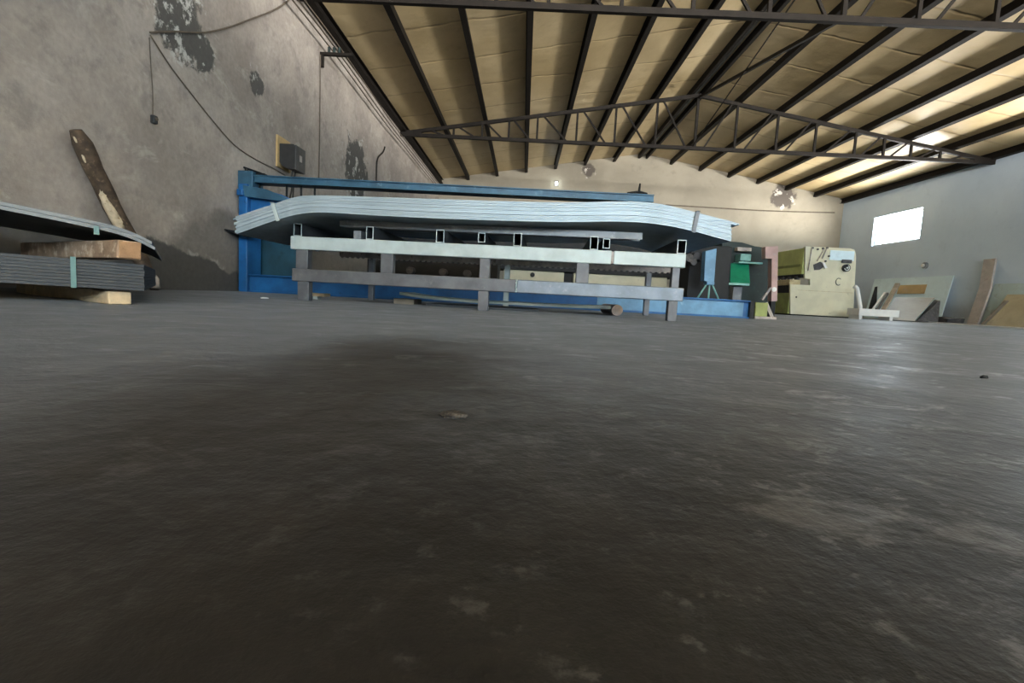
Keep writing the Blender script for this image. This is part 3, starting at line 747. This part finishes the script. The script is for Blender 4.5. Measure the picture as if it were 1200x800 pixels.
pp(MB().prism([P(963, 307, -.02), P(966, 308, -.02), P(969, 314, -.02), P(966, 314.5, -.02)], (0, -.03, 0)), 'hatch_flap', 'white')
for a, b2 in (((951, 290), (946.5, 317)), ((966, 291), (957, 306)), ((969, 290), (963, 303))):
    A, B_ = P(*a), P(*b2); pp(MB().tube([A + Vector((0, -.02, 0)), B_ + Vector((0, -.02, 0))], .012, 6), 'oil_pipe', 'rust_rail')
for a in ((952, 290.5), (958, 292), (964, 291), (969, 290.5), (967, 306), (971, 300)):
    A = P(*a); pp(MB().cyl(A + Vector((0, -.03, 0)), A + Vector((0, .01, 0)), .025, 10), 'bolt', 'rubble')
A = P(933, 348); pp(MB().cyl(A + Vector((0, -.01, 0)), A + Vector((0, .01, 0)), .022, 12), 'bolt', 'black')
A = P(960, 341); pp(MB().span(P(935, 340).x, P(1000, 343).x, YP - .004, YP + .002, A.z - .006, A.z + .004), 'seam', 'beige')

# ------------------------------------------------------------------ scrap along the right wall
def lean(name, quad, vec, m, label, cat, group=None, bev=.004):
    return tag(MB().prism([Vector(v) for v in quad], vec, bev).build(name, MT[m]), label, cat, group)
XW = R - .03
def wl(px, py, dx=0.0): return at(px, py, x=XW - dx)
def board_on_wall(name, px0, px1, ztop_px, m, label, cat, foot=.35, th=.02, dx=0.0, group=None, ztop1_px=None, bow=None):
    """a board leaning on the right wall, its foot away from the wall"""
    y0, y1 = wl(px0, 360, dx).y, wl(px1, 360, dx).y
    z0 = wl(*ztop_px, dx).z; z1 = z0 if ztop1_px is None else wl(*ztop1_px, dx).z
    q = [(XW - dx - .01, y0, z0), (XW - dx - .01, y1, z1), (XW - dx - foot, y1, 0.0), (XW - dx - foot, y0, 0.0)]
    o = MB().prism([Vector(v) for v in q], (-th, 0, 0), min(.004, th / 4)).build(name, MT[m])
    return tag(o, label, cat, group)
o = board_on_wall('wall_panel', 1022, 1114, (1110, 323), 'pale_blue', 'large pale blue board leaning on the right wall behind the scrap sheets', 'board', .22, .02)
# faded orange sheet fixed in front of the blue board
y0, y1 = wl(1050, 338, .17).y, wl(1082, 338, .17).y
zc0, zc1 = wl(1066, 344, .17).z, wl(1066, 333.5, .17).z
zt = wl(1110, 323).z
def xs(z): return XW - .01 - .21 * (1 - z / zt) - .03
tag(MB().prism([(xs(zc1), y0, zc1), (xs(zc1), y1, zc1), (xs(zc0), y1, zc0), (xs(zc0), y0, zc0)], (-.012, 0, 0)).build('orange_panel', MT['orange']), 'faded orange rectangular sheet resting against the pale blue board', 'sheet')
# big grey sheet lying tilted
def pq(px, py, y): return at(px, py, y=y)
q = [pq(1033, 366, 12.7), pq(1072, 374, 12.3), pq(1096, 348.5, 13.3), pq(1049, 348, 13.7)]
q[0].z = .03; q[1].z = .03
lean('scrap_sheet', q, (0, .02, -.025), 'grey_board', 'large grey metal sheet tilted up against the pale blue board', 'sheet')
q = [pq(1074, 373.5, 12.55), pq(1100, 372, 12.75), pq(1102, 352, 13.15), pq(1096, 351, 13.45)]
q[0].z = .02; q[1].z = .02
lean('scrap_sheet', q, (0, .03, 0), 'rubble', 'dark triangle standing in for the shade under the right edge of the tilted grey sheet', 'sheet')  # dark plate in place of the shade below the tilted sheet
q = [pq(1018, 363, 13.4), pq(1027, 363, 13.4), pq(1028.5, 335.5, 13.9), pq(1026, 336, 13.9)]
lean('scrap_strip', q, (0, .03, 0), 'black', 'narrow dark pointed metal strip standing left of the leaning bars', 'scrap')
tag(MB().bar(pq(1022, 364, 13.2), pq(1037, 343, 13.6), .05, .05, .004).build('metal_bar', MT['white']), 'white metal bar leaning behind the low white bench', 'bar')
tag(MB().bar(pq(1027, 365, 13.1), pq(1040, 343.5, 13.5), .06, .05, .004).build('metal_bar', MT['grey_steel']), 'grey metal bar leaning just right of the white bar', 'bar')
tag(MB().bar(pq(1034, 365, 13.0), pq(1052, 332.5, 13.6), .11, .05, .004).build('short_plank', MT['brown_board']), 'brown plank leaning between the metal bars and the tilted grey sheet', 'plank')
# low white bench
Yb = 12.0
p0, p1 = pq(1007, 364, Yb), pq(1053, 375, Yb)
t = thing('low_bench', 'low white bench on the floor in front of the leaning scrap', 'bench', ((p0.x + p1.x) / 2, Yb + .2, 0))
part(MB().span(p0.x, p1.x, Yb, Yb + .45, .09, .26, .006), 'top', MT['white'], t)
for x in (p0.x + .03, p1.x - .2): part(MB().span(x, x + .07, Yb + .02, Yb + .4, 0, .09), 'leg', MT['white'], t)
a, b = pq(1003.5, 337, 12.6), pq(1006.5, 372, 12.6)
tag(MB().tube([a + Vector((-.05, 0, .03)), a + Vector((.02, 0, -.02)), a + Vector((.06, 0, -.16)), Vector((b.x, 12.6, .3)), Vector((b.x, 12.6, .005))], .05, 10).build('bent_pipe', MT['white']), 'white bent pipe standing at the left end of the low bench', 'pipe')
# rubble heap at the wall foot
m = MB(); m.span(10.75, 11.15, 12.55, 13.2, 0, .16, .03); m.rough(.07, 3, 3, 2)
for v in m.bm.verts: v.co.z = max(v.co.z, 0.0)
tag(m.build('scrap_heap', MT['rubble']), 'low dark heap of scrap on the floor between tilted grey sheet and bleached plank', 'scrap')
# bleached leaning plank
t0, t1 = at(1155, 304, x=XW - .02), at(1169, 304, x=XW - .02)
zt = t0.z; xf = XW - .42; f0, f1 = at(1135, 378, x=xf), at(1148, 378, x=xf)
mid0 = Vector((XW - .17, (t0.y + f0.y) / 2 - .03, zt * .55)); mid1 = Vector((XW - .17, (t1.y + f1.y) / 2 - .03, zt * .55))
q = [Vector((xf, f0.y, 0)), mid0, Vector((XW - .02, t0.y, zt)), Vector((XW - .02, t1.y, zt)), mid1, Vector((xf, f1.y, 0))]
m = MB(); tmp = bmesh.new()
m.prism([q[0], q[1], q[4], q[5]], (-.05, 0, 0), .004); m.prism([q[1], q[2], q[3], q[4]], (-.05, 0, 0), .004)
tag(m.build('leaning_plank', MT['plank_grey']), 'tall bleached grey plank leaning alone against the right wall', 'plank')
board_on_wall('wall_panel', 1163, 1225, (1190, 332), 'pale_green', 'pale green board leaning on the right wall at the picture edge', 'board', .2, .02)
board_on_wall('wall_panel', 1180, 1240, (1200, 345), 'tan_board', 'yellowish tan board leaning in front of the pale green board', 'board', .42, .03, .1)
a, b = at(1152, 379, x=XW - .80), at(1180, 352, x=XW - .66)
a.z = .03
tag(MB().bar(a, b, .12, .04, .004).build('short_plank', MT['brown_board']), 'brown plank lying slanted left of the yellowish tan board', 'plank')
a = at(1085, 311, x=R - .005)
t = thing('wall_socket', 'small round grey fitting on the right wall above the blue board', 'socket', (R, a.y, a.z))
m = MB(); m.cyl((R - .06, a.y, a.z), (R, a.y, a.z), .09, 16); part(m, 'base', MT['plate'], t)
m = MB(); m.cyl((R - .09, a.y + .02, a.z), (R - .06, a.y + .02, a.z), .05, 16); part(m, 'cap', MT['white'], t)

# ------------------------------------------------------------------ sheet stack on timbers (left foreground)
TH = math.radians(36)
u = Vector((-math.cos(TH), -math.sin(TH), 0)); v = Vector((-math.sin(TH), math.cos(TH), 0))
C0 = at(170, 343, y=1.95); C0.z = 0
def slab(z_of_s, t, s0, s1, depth, off=0.0):
    prof = []
    for i in range(25):
        s = s0 + (s1 - s0) * i / 24
        p = C0 + u * s + v * off; p.z = z_of_s(s); prof.append(p)
    return MB().strip(prof, v * depth, t)
LT = .066; NB = 9; th = .106 / NB
for i in range(NB):
    zi = LT + i * th
    o = slab(lambda s: zi + .012 * min(1, s / .5) - .006, th - .0012, random.uniform(0, .004), .95, 1.7, random.uniform(-.0012, .0012)).build('metal_sheet', MT['dark_sheet'])
    pos = 'bottom sheet' if i == 0 else 'top sheet' if i == NB - 1 else '%s sheet from the bottom' % ORD[i]
    tag(o, 'dark steel sheet in the strapped bundle at left, %s' % pos, 'sheet', 'dark sheets in the left bundle')
def zup(s): return .236 + .17 * s - .05 * s * s - .02 * max(0, 1 - s / .12) ** 2 + .016
for i in range(2):
    o = slab(lambda s: zup(s) + i * .0145 + .014, .013, -.035 + i * .01, .95, 1.65, 0).build('metal_sheet', MT['grey_sheet'])
    tag(o, 'light grey steel sheet sloping over the upper timber, %s of two' % ('lower' if i == 0 else 'upper'), 'sheet', 'grey sheets on the upper timber')
def timber(end_px, z0, h, wd, ln, ang, mats, label, name='timber_beam'):
    d = Vector((-math.cos(ang), -math.sin(ang) * -1, 0))   # from the right end to the left, going back under the stack
    e = at(end_px[0], end_px[1], y=end_px[2]); e.z = z0
    n_ = Vector((-d.y, d.x, 0));
    if n_.y < 0: n_ = -n_
    t = thing(name, label, 'timber', e + d * ln / 2 + n_ * wd / 2, 'timbers under the left stack')
    c = e + d * (ln / 2) + n_ * (wd / 2) + Vector((0, 0, h / 2))
    R_ = Matrix((d, n_, Vector((0, 0, 1)))).transposed()
    m = MB(); m.box((0, 0, 0), (ln, wd, h), None, .006); m.rough(.004, 9, 5, end_px[0] * .1)
    bmesh.ops.rotate(m.bm, cent=(0, 0, 0), matrix=R_, verts=m.bm.verts); bmesh.ops.translate(m.bm, vec=c, verts=m.bm.verts)
    part(m, 'beam', mats[0], t)
    m = MB(); m.box((0, 0, 0), (.006, wd * .9, h * .9), None, .002)
    bmesh.ops.rotate(m.bm, cent=(0, 0, 0), matrix=R_, verts=m.bm.verts); bmesh.ops.translate(m.bm, vec=e - d * .002 + n_ * (wd / 2) + Vector((0, 0, h / 2)), verts=m.bm.verts)
    part(m, 'end_grain', mats[1], t)
    return t
timber((138, 300, 1.84), LT + .107 + .008, .070, .078, 1.1, math.radians(30), (MT['wood_old'], MT['wood_end']), 'weathered brown squared timber on top of the dark sheet bundle at the left')
timber((127, 346, 1.90), 0, LT - .012, .078, 1.1, math.radians(30), (MT['wood_new'], MT['wood_new']), 'tan squared timber on the floor under the dark sheet bundle at the left')
p = C0 + u * .19
def band(s, z0, z1, m, label):
    a = C0 + u * s - v * .008
    R_ = Matrix((u, v, Vector((0, 0, 1)))).transposed()
    mm = MB().box(a + Vector((0, 0, (z0 + z1) / 2)), (.016, .002, z1 - z0), R_)
    return tag(mm.build('strapping_band', m), label, 'strap', 'teal straps at the left')
band(.215, LT - .004, LT + .112, MT['strap'], 'teal packing strap down the front of the dark sheet bundle')
band(.145, .268, .300, MT['strap'], 'short teal strap end on the edge of the light grey sheets')

# rotten log leaning on the left wall
f = at(181, 338, x=L + .16); f.z = .0
tp = at(88, 152, x=L + .09)
pts = []; rs = []
for i in range(15):
    k = i / 14; p = f.lerp(tp, k); p += Vector((.006 * math.sin(k * 9), .008 * math.sin(k * 6), 0)); pts.append(p)
    rs.append(.056 * (.6 + .5 * min(1, k * 4)) * (1 if k < .93 else .9 if k < .97 else .62))
t = thing('leaning_log', 'half stripped wooden log leaning against the left wall', 'log', f)
m = MB().tube(pts, .07, 14, rs)
from mathutils import noise as mn
for vtx in m.bm.verts: vtx.co += Vector(mn.noise_vector(vtx.co * 7)) * .009; vtx.co.z = max(vtx.co.z, 0.002)
MT['bark'] = mat('dark_bark', (.075, .052, .034), .85, 0, .4, 14, (.16, .11, .07), (.55, .65), .6)
part(m, 'bark', MT['bark'], t)
MT['bare_wood'] = mat('bare_wood', (.58, .48, .33), .75, 0, .25, 15, (.3, .21, .12), (.55, .68), .4)
m = MB()
def side_pts(k0, k1, w):
    P_ = []
    for i in range(9):
        k = k0 + (k1 - k0) * i / 8; p = f.lerp(tp, k); P_.append(p + Vector((.012, -.060 + .010 * math.sin(k * 30), 0)))
    return P_
m.tube(side_pts(.30, .74, .03), .02, 8, [.006, .024, .036, .040, .036, .03, .026, .018, .006])
m.tube(side_pts(.80, .95, .03), .02, 8, [.004, .012, .016, .018, .014, .016, .014, .01, .004])
part(m, 'stripped_wood', MT['bare_wood'], t)
m = MB().tube([f + Vector((.05, -.05, .02)), f + Vector((.04, -.04, .10)), f + Vector((.02, -.05, .16))], .03, 8, [.035, .028, .008])
part(m, 'splintered_foot', MT['plank_grey'], t)

# ------------------------------------------------------------------ electrics on the left wall
bx0 = at(323, 175, x=L); bx1 = at(340, 168, x=L)
ya, yb_ = bx0.y, bx0.y + .36
zt_, zb_ = at(323, 157, x=L).z, at(322, 194, x=L).z
t = thing('switch_box', 'dark electrical switch box on a plywood board on the left wall', 'box', (L, (ya + yb_) / 2, zb_))
part(MB().span(L, L + .025, ya, yb_, zb_, zt_, .002), 'backboard', MT['plywood'], t)
y0, y1 = ya + .05, ya + .33; z0, z1 = zb_ + .02, zt_ - .10
pl = [(L + .025, y0, z1), (L + .21, y0, z1), (L + .235, y0, z1 - .02), (L + .235, y0, z0 - .04), (L + .13, y0, z0 - .03), (L + .06, y0, z0 + .0), (L + .025, y0, z0 + .05)]
part(MB().prism(pl, (0, y1 - y0, 0), .005), 'case', MT['box_dark'], t)
part(MB().span(L + .235, L + .25, y0, y1, z0 - .04, z1 - .01, .004), 'cover', MT['box_face'], t)
part(MB().span(L + .25, L + .26, y0 + .1, y0 + .16, z1 - .2, z1 - .12, .003), 'switch', MT['plank_grey'], t)
for k, (dy) in enumerate((.12, .2)):
    pts = [(L + .15, y0 + dy, z0 - .02), (L + .13, y0 + dy, z0 - .15), (L + .16, y0 + dy * .6, z0 - .3), (L + .12 + .04 * k, y0 + dy * .5, z0 - .50)]
    tag(MB().tube(smooth_profile([Vector(q) for q in pts], 16), .011).build('power_cable', MT['cable']), 'dark cable hanging from the %s side of the switch box down to the blue machine' % ('near' if k == 0 else 'far'), 'cable', 'cables under the switch box')
sk = at(178, 140, x=L)
t = thing('wall_socket', 'small dark socket hanging on the left wall above the leaning log', 'socket', (L, sk.y, sk.z))
part(MB().box((L + .02, sk.y, sk.z), (.04, .05, .07), None, .008), 'body', MT['box_dark'], t)
part(MB().cyl((L + .04, sk.y, sk.z + .005), (L + .05, sk.y, sk.z + .005), .014, 12), 'face', MT['cable_tan'], t)
def wall_wire(pix, r, m, label, dx=.012, name='wall_wire', group='wires on the left wall', n=30):
    P_ = smooth_profile([at(a, b, x=L + dx) for a, b in pix], n)
    return tag(MB().tube(P_, r, 6).build(name, m), label, 'wire', group)
wall_wire([(175, 44), (177, 80), (179, 110), (179, 134)], .004, MT['cable_tan'], 'thin wire hanging straight down to the small dark socket')
wall_wire([(176, 41), (200, 78), (226, 112), (250, 142), (275, 170), (300, 187), (320, 197), (334, 205)], .006, MT['cable_tan'], 'thin wire sagging across the left wall down to the switch box')
wall_wire([(176, 38), (205, 37), (240, 38), (268, 32), (290, 24), (325, 10), (348, -8)], .009, MT['cable_tan'], 'thicker wire running up across the left wall toward the eave', .016)
wall_wire([(375.5, 64), (375, 110), (374.5, 160), (373.5, 214)], .009, MT['cable_tan'], 'vertical conduit on the left wall right of the switch box', .02)
wall_wire([(451, 172), (449, 178), (443, 185), (441.5, 195), (441, 219)], .016, MT['cable'], 'kinked dark cable on the far left wall near the middle truss', .02)
# cables along the eave on a bracket
yk = at(376, 63, x=L + .01).y; zk = at(376, 63, x=L + .01).z
t = thing('cable_bracket', 'dark angle bracket carrying cables high on the left wall', 'bracket', (L, yk, zk - .2))
part(MB().span(L + .005, L + .52, yk - .03, yk + .03, zk - .025, zk + .02, .004), 'arm', MT['dark_steel'], t)
part(MB().span(L + .005, L + .06, yk - .02, yk + .02, zk - .2, zk - .025, .003), 'post', MT['dark_steel'], t)
for k, dx in enumerate((.14, .22, .30)):
    x = L + dx
    part(MB().cyl((x, yk, zk + .02), (x, yk, zk + .10), .022, 10), 'insulator', MT['dark_green'], t)
    tag(MB().tube(smooth_profile([Vector((x, YN - 3, zk + .13 - .02 * k)), Vector((x, yk - 2.5, zk + .08)), Vector((x, yk, zk + .115)), Vector((x - .02, yk + 3, zk + .05)), Vector((x - .03, YT, zk + .06)), Vector((x - .04, YB - .05, zk + .08))], 50), .011, 6).build('eave_cable', MT['cable_tan']),
        'cable running below the eave along the left wall, %s of three' % ('nearest the wall' if k == 0 else 'middle one' if k == 1 else 'farthest from the wall'), 'cable', 'cables along the eave')
# lamp and wire on the back wall
a = at(652, 215, y=YB - .05)
t = thing('wall_lamp', 'small lit lamp high on the back wall', 'lamp', (a.x, YB, a.z))
part(MB().span(a.x - .06, a.x + .06, YB - .04, YB, a.z - .08, a.z + .1, .006), 'base', MT['plate'], t)
m = MB(); tmp = bmesh.new(); bmesh.ops.create_uvsphere(tmp, u_segments=16, v_segments=10, radius=.05); bmesh.ops.translate(tmp, vec=(a.x, YB - .11, a.z), verts=tmp.verts); m._take(tmp)
part(m, 'bulb', MT['bulb'], t)
P_ = [at(px, py, y=YB - .02) for px, py in ((780, 240), (830, 243), (880, 246), (930, 248), (978, 249))]
tag(MB().tube(smooth_profile(P_, 20), .02, 6).build('wall_wire', MT['cable_tan']), 'brownish wire running level across the back wall right of the sheet stack', 'wire')

# ------------------------------------------------------------------ stones on the floor
def stone(px, py, sx, sy, sz, m, label, seed):
    p = at(px, py, z=0)
    tmp = bmesh.new(); bmesh.ops.create_icosphere(tmp, subdivisions=3, radius=1)
    for vx in tmp.verts:
        vx.co += Vector(mn.noise_vector(vx.co * 1.6 + Vector((seed, 0, 0)))) * .35
        vx.co = Vector((vx.co.x * sx, vx.co.y * sy, max(vx.co.z, -.6) * sz))
    bmesh.ops.translate(tmp, vec=(p.x, p.y, .55 * sz), verts=tmp.verts)
    mm = MB(); mm._take(tmp)
    return tag(mm.build('pebble', m), label, 'pebble')
stone(532, 488, .013, .010, .0036, MT['stone'], 'flat crumb of concrete lying in the middle of the floor', 1)
stone(1153, 443, .007, .006, .0045, MT['black'], 'small dark pebble on the floor toward the right edge', 5)
stone(310, 349.5, .03, .02, .006, MT['white'], 'white chip on the floor in front of the blue end plate', 9)
